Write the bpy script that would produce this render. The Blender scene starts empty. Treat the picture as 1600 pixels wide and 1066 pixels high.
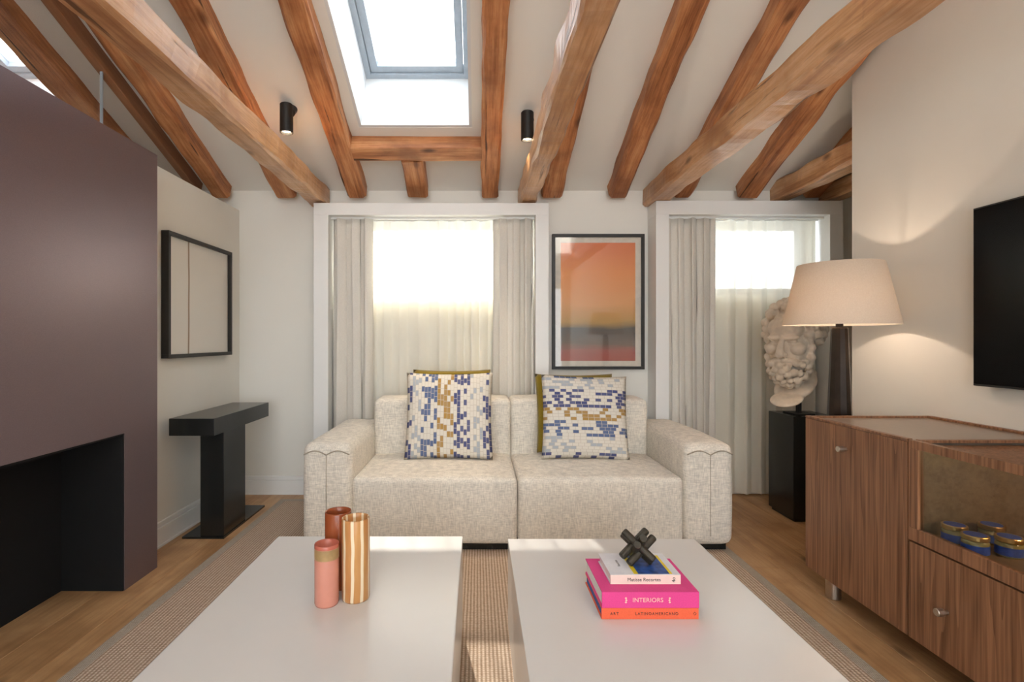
import bpy, bmesh, math, random
from mathutils import Vector, Matrix, noise
random.seed(7)
S = bpy.context.scene
COL = S.collection
# ------------------------------------------------------------------ camera, world, sun, exposure
F = 820.0; CX, CY, CH = 746.0, 531.0, 1.14
cam = bpy.data.cameras.new('camera'); camo = bpy.data.objects.new('camera', cam); COL.objects.link(camo)
camo.location = (0, 0, CH); camo.rotation_euler = (math.pi/2, 0, 0)
cam.sensor_width = 36.0; cam.lens = 36.0*F/1600.0
cam.shift_x = (800-CX)/1600.0; cam.shift_y = -(533-CY)/1600.0
cam.clip_start = 0.02
S.camera = camo
w = bpy.data.worlds.new('sky'); S.world = w; w.use_nodes = True
w.node_tree.nodes['Background'].inputs[0].default_value = (0.86, 0.93, 1.0, 1)
w.node_tree.nodes['Background'].inputs[1].default_value = 2.9
sun = bpy.data.lights.new('sun', 'SUN'); sun.energy = 18.0; sun.angle = 0.012; sun.color = (1.0, 0.95, 0.88)
suno = bpy.data.objects.new('sun', sun); COL.objects.link(suno)
suno.rotation_euler = Vector((0.183, -1.0, -0.755)).to_track_quat('-Z', 'Y').to_euler()
suno.location = (-1, 8, 6)
S.view_settings.view_transform = 'Standard'
S.view_settings.look = 'None'
S.view_settings.exposure = 1.28
S.view_settings.gamma = 1.0
S.view_settings.use_curve_mapping = False
S.cycles.use_denoising = True
S.cycles.max_bounces = 10; S.cycles.diffuse_bounces = 6; S.cycles.transparent_max_bounces = 16
S.cycles.sample_clamp_indirect = 8.0

# roof plane: u up the slope from the back wall, w outward
SL = 0.41; TH = math.atan(SL); CT, ST = math.cos(TH), math.sin(TH)
YB, ZB = 3.88, 2.242
def roof(X, u, wv): return Vector((X, YB - u*CT + wv*ST, ZB + u*ST + wv*CT))
def pix(x, y, Y): return Vector(((x-CX)/F*Y, Y, CH-(y-CY)/F*Y))

def portal(name, loc, rot, sx, sy):
    l = bpy.data.lights.new(name, 'AREA'); l.shape = 'RECTANGLE'; l.size = sx; l.size_y = sy
    l.cycles.is_portal = True
    o = bpy.data.objects.new(name, l); COL.objects.link(o); o.location = loc; o.rotation_euler = rot
RT = (math.pi - TH, 0, 0)

# ------------------------------------------------------------------ materials
class NT:
    def __init__(s, name):
        s.m = bpy.data.materials.new(name); s.m.use_nodes = True
        s.t = s.m.node_tree; s.n = s.t.nodes; s.b = s.n['Principled BSDF']; s.out = s.n['Material Output']
    def new(s, typ, **kw):
        n = s.n.new(typ)
        for k, v in kw.items(): setattr(n, k, v)
        return n
    def link(s, a, b): s.t.links.new(a, b)
    def val(s, sock, v):
        if hasattr(v, 'is_linked') or isinstance(v, bpy.types.NodeSocket): s.link(v, sock)
        else: sock.default_value = v
    def math(s, op, a, b=0.0, c=0.0):
        n = s.new('ShaderNodeMath', operation=op)
        s.val(n.inputs[0], a); s.val(n.inputs[1], b); s.val(n.inputs[2], c)
        return n.outputs[0]
    def mix(s, f, a, b, blend='MIX'):
        n = s.new('ShaderNodeMixRGB', blend_type=blend)
        s.val(n.inputs[0], f); s.val(n.inputs[1], a); s.val(n.inputs[2], b)
        return n.outputs[0]
    def ramp(s, fac, stops, interp='LINEAR'):
        n = s.new('ShaderNodeValToRGB'); cr = n.color_ramp; cr.interpolation = interp
        while len(cr.elements) < len(stops): cr.elements.new(0.5)
        for e, (p, c) in zip(cr.elements, stops):
            e.position = p; e.color = (c[0], c[1], c[2], 1)
        s.link(fac, n.inputs[0]); return n.outputs[0]
    def coords(s, scale=(1, 1, 1), kind='Object', rand=False):
        tc = s.new('ShaderNodeTexCoord'); mp = s.new('ShaderNodeMapping')
        s.link(tc.outputs[kind], mp.inputs[0]); mp.inputs['Scale'].default_value = scale
        if rand:
            oi = s.new('ShaderNodeObjectInfo'); cm = s.new('ShaderNodeCombineXYZ')
            k = s.math('MULTIPLY', oi.outputs['Random'], 37.0)
            for i in range(3): s.link(k, cm.inputs[i])
            s.link(cm.outputs[0], mp.inputs['Location'])
        return mp.outputs[0]
    def noise(s, vec, scale, detail=4, rough=0.55):
        n = s.new('ShaderNodeTexNoise'); s.link(vec, n.inputs['Vector'])
        n.inputs['Scale'].default_value = scale; n.inputs['Detail'].default_value = detail
        n.inputs['Roughness'].default_value = rough
        return n.outputs['Fac']
    def bump(s, h, strength=0.3, dist=0.01):
        n = s.new('ShaderNodeBump'); n.inputs['Strength'].default_value = strength
        n.inputs['Distance'].default_value = dist; s.link(h, n.inputs['Height'])
        s.link(n.outputs[0], s.b.inputs['Normal'])
    def pr(s, color=None, rough=None, metal=None, spec=None):
        if color is not None: s.val(s.b.inputs['Base Color'], color if not isinstance(color, tuple) else (*color[:3], 1))
        if rough is not None: s.val(s.b.inputs['Roughness'], rough)
        if metal is not None: s.b.inputs['Metallic'].default_value = metal
        if spec is not None: s.b.inputs['Specular IOR Level'].default_value = spec
        return s

def plain(name, c, rough=0.5, metal=0.0, nscale=30.0, amt=0.06, bump=0.0):
    t = NT(name); v = t.coords()
    n = t.noise(v, nscale)
    d = tuple(x*(1-amt) for x in c); u = tuple(min(1, x*(1+amt)) for x in c)
    t.pr(t.ramp(n, [(0.3, d), (0.7, u)]), rough, metal)
    if bump: t.bump(n, bump, 0.004)
    return t.m

def wood(name, dark, mid, light, rough=0.6, axis=0, knots=True, streak=9.0, bump=0.25, cracks=0.0, lo=0.30, hi=0.72):
    t = NT(name)
    def al(across, along):
        q = [across]*3; q[axis] = along; return t.coords(tuple(q), rand=True)
    n1 = t.noise(al(streak, streak*0.10), 1.6, 8, 0.68)
    n2 = t.noise(al(90.0, 2.5), 1.0, 3, 0.6)
    f = t.math('ADD', t.math('MULTIPLY', n1, 0.7), t.math('MULTIPLY', n2, 0.3))
    c = t.ramp(f, [(lo, dark), ((lo+hi)/2, mid), (hi, light)])
    hgt = f
    if knots:
        vo = t.new('ShaderNodeTexVoronoi'); t.link(al(4.2, 1.7), vo.inputs['Vector']); vo.inputs['Scale'].default_value = 1.5
        k = t.ramp(vo.outputs['Distance'], [(0.05, (1, 1, 1)), (0.16, (0, 0, 0))])
        c = t.mix(t.math('MULTIPLY', k, 0.8), c, tuple(x*0.3 for x in dark)+(1,))
        big = t.noise(t.coords((2.6, 2.6, 2.6), rand=True), 1.5, 4)
        c = t.mix(t.ramp(big, [(0.45, (0, 0, 0)), (0.68, (0.6, 0.6, 0.6))]), c, tuple(x*0.9 for x in dark)+(1,))
    if cracks:
        cr = t.noise(al(26.0, 1.1), 1.0, 3, 0.5)
        m = t.ramp(cr, [(0.30, (1, 1, 1)), (0.345, (0, 0, 0))])
        c = t.mix(t.math('MULTIPLY', m, cracks), c, tuple(x*0.22 for x in dark)+(1,))
        hgt = t.math('SUBTRACT', f, t.math('MULTIPLY', m, 0.8))
    t.pr(c, rough, 0, 0.4)
    t.bump(hgt, bump, 0.006)
    return t.m

def grained_veneer(name, dark, light, rough=0.42):
    # vertical cathedral grain: z is the grain direction
    t = NT(name)
    v = t.coords((1, 1, 1), rand=True)
    n = t.noise(t.coords((3.0, 3.0, 0.7), rand=True), 1.2, 3)
    rings = t.noise(t.coords((11, 11, 0.55), rand=True), 1.0, 2)
    arch = t.math('FRACT', t.math('MULTIPLY', rings, 9.0))
    fine = t.noise(t.coords((120, 120, 3), rand=True), 1.0, 4)
    f = t.math('ADD', t.math('MULTIPLY', arch, 0.20), t.math('MULTIPLY', fine, 0.80))
    t.pr(t.ramp(f, [(0.30, dark), (0.70, light)]), rough, 0, 0.4)
    t.bump(f, 0.12, 0.002)
    return t.m

def fabric(name, c, scale=420.0, amt=0.25, bump=0.4, rough=0.95):
    t = NT(name); tc = t.new('ShaderNodeTexCoord')
    va = t.coords((scale, scale, scale*0.14)); vb = t.coords((scale*0.14, scale*0.14, scale))
    a = t.noise(va, 1.0, 2); b = t.noise(vb, 1.0, 2)
    f = t.math('MULTIPLY', t.math('ADD', a, b), 0.5)
    big = t.noise(t.coords((7, 7, 7)), 1.0, 3)
    f2 = t.math('ADD', t.math('MULTIPLY', f, 0.85), t.math('MULTIPLY', big, 0.15))
    d = tuple(x*(1-amt) for x in c); u = tuple(min(1, x*(1+amt*0.5)) for x in c)
    t.pr(t.ramp(f2, [(0.38, d), (0.62, u)]), rough, 0, 0.15)
    t.b.inputs['Sheen Weight'].default_value = 0.15
    t.bump(f, bump, 0.003)
    return t.m

def glass_mat(name, tint=(1, 1, 1), refl=0.05):
    t = NT(name); t.n.remove(t.b)
    tr = t.new('ShaderNodeBsdfTransparent'); tr.inputs[0].default_value = (*tint, 1)
    gl = t.new('ShaderNodeBsdfGlossy'); gl.inputs['Roughness'].default_value = 0.02
    lw = t.new('ShaderNodeLayerWeight'); lw.inputs[0].default_value = 0.5
    fr = t.math('ADD', 0.03, t.math('MULTIPLY', t.math('POWER', lw.outputs['Facing'], 5.0), 0.6))
    mx = t.new('ShaderNodeMixShader'); t.link(fr, mx.inputs[0])
    t.link(tr.outputs[0], mx.inputs[1]); t.link(gl.outputs[0], mx.inputs[2]); t.link(mx.outputs[0], t.out.inputs[0])
    return t.m

def sheer_mat():
    t = NT('sheer'); t.n.remove(t.b)
    tr = t.new('ShaderNodeBsdfTransparent'); tr.inputs[0].default_value = (1, 0.99, 0.95, 1)
    tl = t.new('ShaderNodeBsdfTranslucent'); tl.inputs[0].default_value = (0.95, 0.92, 0.80, 1)
    df = t.new('ShaderNodeBsdfDiffuse'); df.inputs[0].default_value = (0.95, 0.92, 0.82, 1)
    m1 = t.new('ShaderNodeMixShader'); m1.inputs[0].default_value = 0.87
    t.link(tl.outputs[0], m1.inputs[1]); t.link(df.outputs[0], m1.inputs[2])
    m2 = t.new('ShaderNodeMixShader')
    lw = t.new('ShaderNodeLayerWeight'); lw.inputs[0].default_value = 0.5
    t.link(t.math('ADD', 0.84, t.math('MULTIPLY', t.math('POWER', lw.outputs['Facing'], 0.7), 0.16)), m2.inputs[0])
    t.link(tr.outputs[0], m2.inputs[1]); t.link(m1.outputs[0], m2.inputs[2]); t.link(m2.outputs[0], t.out.inputs[0])
    return t.m

def shade_mat():
    t = NT('lamp_shade_linen'); t.n.remove(t.b)
    tl = t.new('ShaderNodeBsdfTranslucent'); tl.inputs[0].default_value = (0.85, 0.72, 0.58, 1)
    df = t.new('ShaderNodeBsdfDiffuse'); 
    n = t.noise(t.coords((200, 200, 200)), 1.0, 2)
    t.link(t.ramp(n, [(0.3, (0.72, 0.64, 0.54)), (0.7, (0.80, 0.73, 0.63))]), df.inputs[0])
    m = t.new('ShaderNodeMixShader'); m.inputs[0].default_value = 0.72
    t.link(tl.outputs[0], m.inputs[1]); t.link(df.outputs[0], m.inputs[2]); t.link(m.outputs[0], t.out.inputs[0])
    return t.m

def emit(name, c, s):
    t = NT(name); t.n.remove(t.b); e = t.new('ShaderNodeEmission')
    e.inputs[0].default_value = (*c, 1); e.inputs[1].default_value = s
    t.link(e.outputs[0], t.out.inputs[0]); return t.m

def rug_mat(name, a, b, sc=1.0):
    t = NT(name)
    w1 = t.new('ShaderNodeTexWave', wave_type='BANDS', bands_direction='X'); t.link(t.coords((1, 1, 1)), w1.inputs['Vector'])
    w1.inputs['Scale'].default_value = 22*sc; w1.inputs['Distortion'].default_value = 0.6
    w2 = t.new('ShaderNodeTexWave', wave_type='BANDS', bands_direction='Y'); t.link(t.coords((1, 1, 1)), w2.inputs['Vector'])
    w2.inputs['Scale'].default_value = 26*sc; w2.inputs['Distortion'].default_value = 2.5; w2.inputs['Detail Scale'].default_value = 3
    n = t.noise(t.coords((60, 160, 60)), 1.0, 4)
    f = t.math('MULTIPLY', w1.outputs['Fac'], t.math('ADD', 0.45, t.math('MULTIPLY', w2.outputs['Fac'], 0.55)))
    g = t.math('ADD', t.math('MULTIPLY', f, 0.6), t.math('MULTIPLY', n, 0.45))
    t.pr(t.ramp(g, [(0.15, a), (0.75, b)]), 0.95, 0, 0.1)
    t.bump(g, 0.7, 0.006)
    return t.m

def weave_pillow(name, vertical):
    # rows of little woven blocks; the colour of a block depends on its band
    t = NT(name)
    tc = t.new('ShaderNodeTexCoord'); sp = t.new('ShaderNodeSeparateXYZ'); t.link(tc.outputs['UV'], sp.inputs[0])
    U, V = (sp.outputs[0], sp.outputs[1]) if vertical else (sp.outputs[1], sp.outputs[0])
    NC, NR = 27.0, 15.0
    cu = t.math('MULTIPLY', U, NC); col = t.math('FLOOR', cu)
    wn0 = t.new('ShaderNodeTexWhiteNoise', noise_dimensions='1D'); t.link(col, wn0.inputs['W'])
    rv = t.math('ADD', t.math('MULTIPLY', V, NR), t.math('MULTIPLY', wn0.outputs['Value'], 3.0))
    row = t.math('FLOOR', rv)
    cb = t.new('ShaderNodeCombineXYZ'); t.link(col, cb.inputs[0]); t.link(row, cb.inputs[1])
    wn = t.new('ShaderNodeTexWhiteNoise', noise_dimensions='2D'); t.link(cb.outputs[0], wn.inputs['Vector'])
    fu = t.math('FRACT', cu); fv = t.math('FRACT', rv)
    gap = t.math('MULTIPLY', t.math('GREATER_THAN', fu, 0.10), t.math('GREATER_THAN', fv, 0.08))
    cen = t.math('DIVIDE', t.math('ADD', col, 0.5), NC)
    cream = (0.74, 0.70, 0.62); navy = (0.035, 0.05, 0.19); blue = (0.06, 0.11, 0.26); grey = (0.42, 0.46, 0.50); must = (0.42, 0.23, 0.03)
    if vertical:
        stops = [(0.0, navy), (0.06, grey), (0.20, blue), (0.38, must), (0.56, navy), (0.72, grey), (0.90, navy)]
        thr = [(0.0, (.5,)*3), (0.06, (.62,)*3), (0.20, (.52,)*3), (0.38, (.48,)*3), (0.60, (.52,)*3), (0.72, (.66,)*3), (0.9, (.5,)*3)]
    else:
        stops = [(0.0, navy), (0.08, grey), (0.24, grey), (0.27, blue), (0.45, must), (0.58, navy), (0.80, grey), (0.95, blue)]
        thr = [(0.0, (.55,)*3), (0.08, (.68,)*3), (0.27, (.52,)*3), (0.45, (.5,)*3), (0.58, (.5,)*3), (0.80, (.66,)*3), (0.95, (.6,)*3)]
    cc = t.ramp(cen, stops, 'CONSTANT'); th = t.ramp(cen, thr, 'CONSTANT')
    on = t.math('MULTIPLY', t.math('GREATER_THAN', wn.outputs['Value'], th), gap)
    hue = t.mix(t.math('MULTIPLY', wn.outputs['Value'], 0.2), cc, (0.5, 0.5, 0.52, 1))
    base = t.mix(gap, (0.58, 0.53, 0.45, 1), cream+(1,))
    t.pr(t.mix(on, base, hue), 0.9, 0, 0.15)
    t.bump(t.math('ADD', gap, t.math('MULTIPLY', on, 0.4)), 0.5, 0.004)
    return t.m

M = {}
M['wall'] = plain('wall_paint', (0.79, 0.77, 0.71), 0.85, nscale=3, amt=0.012)
M['ceil'] = plain('ceiling_paint', (0.79, 0.78, 0.735), 0.9, nscale=3, amt=0.012)
M['white'] = plain('white_lacquer', (0.82, 0.82, 0.80), 0.45, nscale=4, amt=0.01)
M['reveal'] = plain('white_reveal', (0.70, 0.715, 0.72), 0.7, nscale=4, amt=0.01)
M['table'] = plain('white_table', (0.655, 0.635, 0.615), 0.2, nscale=5, amt=0.012)
M['rafter'] = wood('old_rafter_wood', (0.19, 0.060, 0.021), (0.50, 0.205, 0.080), (0.70, 0.38, 0.18), 0.5, cracks=0.9, lo=0.34, hi=0.66, bump=0.5)
M['tie'] = wood('pale_beam_wood', (0.36, 0.16, 0.066), (0.63, 0.355, 0.175), (0.78, 0.53, 0.33), 0.32, cracks=0.7, lo=0.34, hi=0.66, bump=0.4)
M['thinwood'] = wood('thin_rail_wood', (0.22, 0.09, 0.04), (0.33, 0.15, 0.07), (0.40, 0.20, 0.10), 0.5, knots=False)
M['plank'] = wood('oak_plank', (0.29, 0.145, 0.058), (0.52, 0.30, 0.14), (0.63, 0.39, 0.21), 0.40, axis=1, streak=7, bump=0.1)
M['purple'] = plain('aubergine_metal', (0.20, 0.148, 0.158), 0.36, 0.5, nscale=400, amt=0.12)
M['soot'] = plain('black_firebox', (0.0015, 0.0015, 0.0015), 0.95)
M['black'] = plain('black_lacquer', (0.010, 0.011, 0.010), 0.25, nscale=20)
M['blackmetal'] = plain('black_metal', (0.018, 0.018, 0.018), 0.45, 0.3)
M['sofa'] = fabric('cream_boucle', (0.78, 0.725, 0.635), 210, 0.26, 0.6)
M['seam'] = fabric('seam_thread', (0.40, 0.35, 0.27), 160, 0.2, 0.3)
M['drape'] = fabric('drape_cloth', (0.72, 0.685, 0.62), 500, 0.08, 0.15)
M['velvet'] = fabric('mustard_velvet', (0.27, 0.19, 0.022), 500, 0.2, 0.15)
M['pv'] = weave_pillow('woven_blocks_upright', True)
M['ph'] = weave_pillow('woven_blocks_level', False)
M['sheer'] = sheer_mat()
M['glass'] = glass_mat('clear_glass')
M['cabglass'] = glass_mat('cabinet_glass', (0.82, 0.84, 0.82))
M['cabinet'] = grained_veneer('walnut_stained_oak', (0.13, 0.055, 0.024), (0.36, 0.175, 0.088))
M['cabtop'] = plain('bronze_top', (0.26, 0.20, 0.155), 0.28, 0.2, nscale=40)
M['cabin'] = wood('cabinet_lining', (0.10, 0.06, 0.03), (0.20, 0.13, 0.07), (0.27, 0.18, 0.10), 0.45, axis=1, knots=False, streak=14)
M['nickel'] = plain('brushed_nickel', (0.55, 0.49, 0.42), 0.35, 1.0, nscale=200)
M['gold'] = plain('gold_lid', (0.72, 0.50, 0.20), 0.3, 1.0)
M['bluelabel'] = plain('blue_label', (0.035, 0.09, 0.42), 0.4, nscale=60, amt=0.3)
M['honey'] = plain('honey_jar', (0.30, 0.24, 0.10), 0.12)
M['winframe'] = plain('grey_window_frame', (0.20, 0.21, 0.23), 0.5)
M['skyframe'] = plain('pale_skylight_frame', (0.36, 0.41, 0.46), 0.4)
M['rug'] = rug_mat('sisal_rug', (0.30, 0.20, 0.13), (0.70, 0.56, 0.44))
M['rugedge'] = rug_mat('rug_binding', (0.30, 0.24, 0.18), (0.56, 0.49, 0.41), 2.0)
M['tv'] = plain('tv_screen', (0.0015, 0.0015, 0.0015), 0.25)
M['tv'].node_tree.nodes['Principled BSDF'].inputs['Specular IOR Level'].default_value = 0.12
M['rust'] = plain('rust_glaze', (0.31, 0.075, 0.025), 0.2, nscale=12, amt=0.15)
M['pinkgl'] = plain('pink_glaze', (0.62, 0.26, 0.19), 0.25, nscale=10, amt=0.05)
M['oliveband'] = plain('olive_band', (0.36, 0.23, 0.10), 0.3, nscale=25, amt=0.2)
M['rosegl'] = plain('rose_glaze', (0.48, 0.13, 0.085), 0.25)
M['cream'] = plain('cream_glaze', (0.80, 0.66, 0.46), 0.25)
M['pinkbook'] = plain('pink_cloth', (0.70, 0.045, 0.24), 0.6, nscale=300)
M['orangebook'] = plain('orange_cloth', (0.80, 0.12, 0.045), 0.6, nscale=300)
M['paper'] = plain('paper', (0.78, 0.76, 0.72), 0.8, nscale=300, amt=0.1)
M['blueedge'] = plain('blue_page_edge', (0.05, 0.10, 0.33), 0.7, nscale=300, amt=0.3)
M['palecover'] = plain('pale_cover', (0.70, 0.70, 0.74), 0.4)
M['palespine'] = plain('pale_spine', (0.78, 0.62, 0.54), 0.45)
M['yellow'] = plain('yellow_print', (0.80, 0.60, 0.02), 0.4)
M['blueprint'] = plain('blue_print', (0.03, 0.09, 0.33), 0.35, nscale=45, amt=0.7)
M['ink'] = plain('black_ink', (0.015, 0.012, 0.012), 0.5)
M['peachink'] = plain('peach_ink', (0.88, 0.56, 0.42), 0.5)
M['knot'] = plain('bronze_knot', (0.045, 0.036, 0.024), 0.4, 0.4, nscale=60, amt=0.3, bump=0.2)
M['plaster'] = plain('aged_plaster', (0.74, 0.64, 0.52), 0.7, nscale=14, amt=0.16, bump=0.3)
M['shade'] = shade_mat()
M['lampbody'] = plain('dark_bronze', (0.028, 0.018, 0.012), 0.3, 0.5, nscale=15, amt=0.4)
M['mat'] = plain('mount_board', (0.66, 0.60, 0.51), 0.8)
M['frame'] = plain('black_frame', (0.02, 0.018, 0.015), 0.5)
M['spotglow'] = emit('spot_bulb', (1.0, 0.80, 0.55), 14.0)

def striped_vase():
    t = NT('striped_glaze'); tc = t.new('ShaderNodeTexCoord'); sp = t.new('ShaderNodeSeparateXYZ')
    t.link(tc.outputs['Object'], sp.inputs[0])
    a = t.math('ARCTAN2', sp.outputs[1], sp.outputs[0])
    n = t.noise(t.coords((6, 6, 9)), 1.0, 2)
    f = t.math('FRACT', t.math('ADD', t.math('MULTIPLY', a, 9/(2*math.pi)), t.math('ADD', 0.27, t.math('MULTIPLY', n, 0.35))))
    n2 = t.noise(t.coords((30, 30, 5)), 1.0, 3)
    tan = t.ramp(n2, [(0.3, (0.46, 0.19, 0.065)), (0.7, (0.58, 0.30, 0.10))])
    t.pr(t.mix(t.math('LESS_THAN', f, 0.32), tan, (0.80, 0.66, 0.46, 1)), 0.28)
    return t.m
M['stripe'] = striped_vase()

def art_mat():
    t = NT('sunset_print'); tc = t.new('ShaderNodeTexCoord'); sp = t.new('ShaderNodeSeparateXYZ')
    t.link(tc.outputs['Generated'], sp.inputs[0])
    n = t.noise(t.coords((1.5, 1, 12)), 1.2, 4)
    v = t.math('ADD', sp.outputs[2], t.math('MULTIPLY', t.math('SUBTRACT', n, 0.5), 0.10))
    c = t.ramp(v, [(0.0, (0.36, 0.075, 0.05)), (0.09, (0.34, 0.10, 0.075)), (0.14, (0.15, 0.10, 0.07)), (0.27, (0.09, 0.085, 0.075)),
                   (0.33, (0.46, 0.27, 0.075)), (0.48, (0.68, 0.32, 0.11)), (0.75, (0.74, 0.27, 0.07)), (1.0, (0.66, 0.16, 0.05))])
    t.pr(c, 0.5); return t.m
M['art'] = art_mat()
def canvas_mat():
    t = NT('slashed_canvas'); tc = t.new('ShaderNodeTexCoord'); sp = t.new('ShaderNodeSeparateXYZ')
    t.link(tc.outputs['Generated'], sp.inputs[0])
    n = t.noise(t.coords((2, 2, 3)), 1.0, 2)
    x = t.math('ADD', sp.outputs[1], t.math('MULTIPLY', t.math('SUBTRACT', n, 0.5), 0.02))
    d = t.math('ABSOLUTE', t.math('SUBTRACT', x, 0.31))
    line = t.ramp(d, [(0.006, (0.30, 0.22, 0.15)), (0.016, (0.74, 0.71, 0.65))])
    t.pr(line, 0.8); return t.m
M['canvas'] = canvas_mat()

# ------------------------------------------------------------------ mesh helpers
def mesh_obj(name, bm, mat, parent=None, org=None, smooth=False):
    me = bpy.data.meshes.new(name)
    if org is None:
        if parent is None:
            xs = [v.co for v in bm.verts]
            org = Vector(((min(v.x for v in xs)+max(v.x for v in xs))/2, (min(v.y for v in xs)+max(v.y for v in xs))/2, min(v.z for v in xs)))
        else: org = ORG[parent.name]
    org = Vector(org)
    for v in bm.verts: v.co -= org
    bmesh.ops.recalc_face_normals(bm, faces=bm.faces)
    bm.to_mesh(me); bm.free()
    if smooth:
        for p in me.polygons: p.use_smooth = True
    for m in (mat if isinstance(mat, list) else [mat]): me.materials.append(M[m] if isinstance(m, str) else m)
    o = bpy.data.objects.new(name, me); COL.objects.link(o)
    ORG[o.name] = org
    if parent is None: o.location = org
    else:
        o.parent = parent; o.location = org - ORG[parent.name]
    return o
ORG = {}
def thing(name, label, cat, loc, group=None, kind=None):
    o = bpy.data.objects.new(name, None); COL.objects.link(o); o.location = loc; o.empty_display_size = 0.05
    ORG[o.name] = Vector(loc); tag(o, label, cat, group, kind); return o
def tag(o, label=None, cat=None, group=None, kind=None):
    if label: o['label'] = label
    if cat: o['category'] = cat
    if group: o['group'] = group
    if kind: o['kind'] = kind
    return o
def bbox(bm, x0, x1, y0, y1, z0, z1, bev=0.0, seg=2):
    r = bmesh.ops.create_cube(bm, size=1.0)
    vs = r['verts']
    for v in vs:
        v.co = Vector((x0+(v.co.x+.5)*(x1-x0), y0+(v.co.y+.5)*(y1-y0), z0+(v.co.z+.5)*(z1-z0)))
    if bev:
        es = list({e for v in vs for e in v.link_edges})
        bmesh.ops.bevel(bm, geom=es, offset=bev, segments=seg, affect='EDGES', profile=0.5)
    return vs
def boxo(name, b, mat, parent=None, bev=0.0, seg=2, smooth=False):
    bm = bmesh.new(); bbox(bm, *b, bev, seg); return mesh_obj(name, bm, mat, parent, smooth=smooth)
def boxes(name, bs, mat, parent=None, bev=0.0):
    bm = bmesh.new()
    for b in bs: bbox(bm, *b, bev)
    return mesh_obj(name, bm, mat, parent)
def lathe(bm, prof, c, n=40, cap0=True, cap1=True):
    rings = []
    for r, z in prof:
        rings.append([bm.verts.new((c[0]+r*math.cos(2*math.pi*i/n), c[1]+r*math.sin(2*math.pi*i/n), c[2]+z)) for i in range(n)])
    for a, b in zip(rings, rings[1:]):
        for i in range(n): bm.faces.new((a[i], a[(i+1) % n], b[(i+1) % n], b[i]))
    if cap0: bm.faces.new(rings[0])
    if cap1: bm.faces.new(rings[-1])
def tube(bm, pts, r, n=8):
    pts = [Vector(p) for p in pts]; rings = []
    for i, p in enumerate(pts):
        d = (pts[min(i+1, len(pts)-1)]-pts[max(i-1, 0)]).normalized()
        up = Vector((0, 0, 1)) if abs(d.z) < 0.9 else Vector((1, 0, 0))
        a = d.cross(up).normalized(); b = d.cross(a)
        rr = r[i] if isinstance(r, (list, tuple)) else r
        rings.append([bm.verts.new(p+a*rr*math.cos(2*math.pi*k/n)+b*rr*math.sin(2*math.pi*k/n)) for k in range(n)])
    for a, b in zip(rings, rings[1:]):
        for i in range(n): bm.faces.new((a[i], a[(i+1) % n], b[(i+1) % n], b[i]))
    bm.faces.new(rings[0]); bm.faces.new(rings[-1])
def struct(o): o['kind'] = 'structure'; return o

# ------------------------------------------------------------------ the shell
XL, XR = -1.76, 2.07          # left low wall face, right wall face
XLL, XRR = -3.6, 3.0          # far sides of neighbouring space
YR = -4.0                     # rear wall
YO = 4.04                     # outer face of the back wall
# floor with planks
fl = struct(boxo('floor', (XLL-.1, XRR+.1, YR-.1, YO, -0.12, -0.016), 'cabin'))
fl['label'] = 'oak plank floor'
PW, PL = 0.19, 1.9
pm = None; k = 0
nc = int((XRR-XLL)/PW)+1
for i in range(nc):
    off = random.random()*PL
    x0 = XLL+i*PW
    y = -0.6-off
    while y < YO-0.05:
        ye = min(y+PL, YO-0.02); ys = max(y, -0.6)
        if ye-ys > 0.08:
            if ye-ys > PL-1e-4:
                if pm is None:
                    bm = bmesh.new(); bbox(bm, 0.0008, PW-0.0008, 0.0008, PL-0.0008, -0.016, 0, 0.0012, 1)
                    o = mesh_obj('plank', bm, 'plank', fl, org=(0, 0, 0)); pm = o.data
                else:
                    o = bpy.data.objects.new('plank', pm); COL.objects.link(o); o.parent = fl
                o.location = Vector((x0, ys, 0))-ORG[fl.name]
            else:
                bm = bmesh.new(); bbox(bm, 0.0008, PW-0.0008, 0.0008, ye-ys-0.0008, -0.016, 0, 0.0012, 1)
                o = mesh_obj('plank', bm, 'plank', fl, org=(0, 0, 0)); o.location = Vector((x0, ys, 0))-ORG[fl.name]
        y += PL
bm = bmesh.new(); bbox(bm, XLL-.1, XRR+.1, YR-.1, -0.6, -0.016, 0)
o = mesh_obj('rear_boards', bm, 'plank', fl); o['kind'] = 'stuff'

# ceiling slab with skylight openings, in roof coordinates
HOLES = [(-0.746, -0.035, 0.62, 1.90), (-3.12, -2.42, 0.62, 1.90)]
UMAX = 4.7; WT = 0.47
def slab(bm, xs, us, holes, fn):
    for i in range(len(xs)-1):
        for j in range(len(us)-1):
            xm, um = (xs[i]+xs[i+1])/2, (us[j]+us[j+1])/2
            if any(h[0] < xm < h[1] and h[2] < um < h[3] for h in holes): continue
            vs = [bm.verts.new(fn(x, u, wv)) for wv in (0, WT) for (x, u) in ((xs[i], us[j]), (xs[i+1], us[j]), (xs[i+1], us[j+1]), (xs[i], us[j+1]))]
            for f in ((0, 1, 2, 3), (4, 5, 6, 7), (0, 1, 5, 4), (1, 2, 6, 5), (2, 3, 7, 6), (3, 0, 4, 7)):
                bm.faces.new([vs[q] for q in f])
xs = sorted({XLL-.1, XRR+.1, *[h[0] for h in HOLES], *[h[1] for h in HOLES]})
us = sorted({-0.17, UMAX, *[h[2] for h in HOLES], *[h[3] for h in HOLES]})
bm = bmesh.new(); slab(bm, xs, us, HOLES, roof)
bmesh.ops.remove_doubles(bm, verts=bm.verts, dist=1e-5)
seen = {}
for f in list(bm.faces):
    key = tuple(sorted(v.index for v in f.verts)) if False else tuple(sorted((round(v.co.x, 4), round(v.co.y, 4), round(v.co.z, 4)) for v in f.verts))
    seen.setdefault(key, []).append(f)
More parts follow.
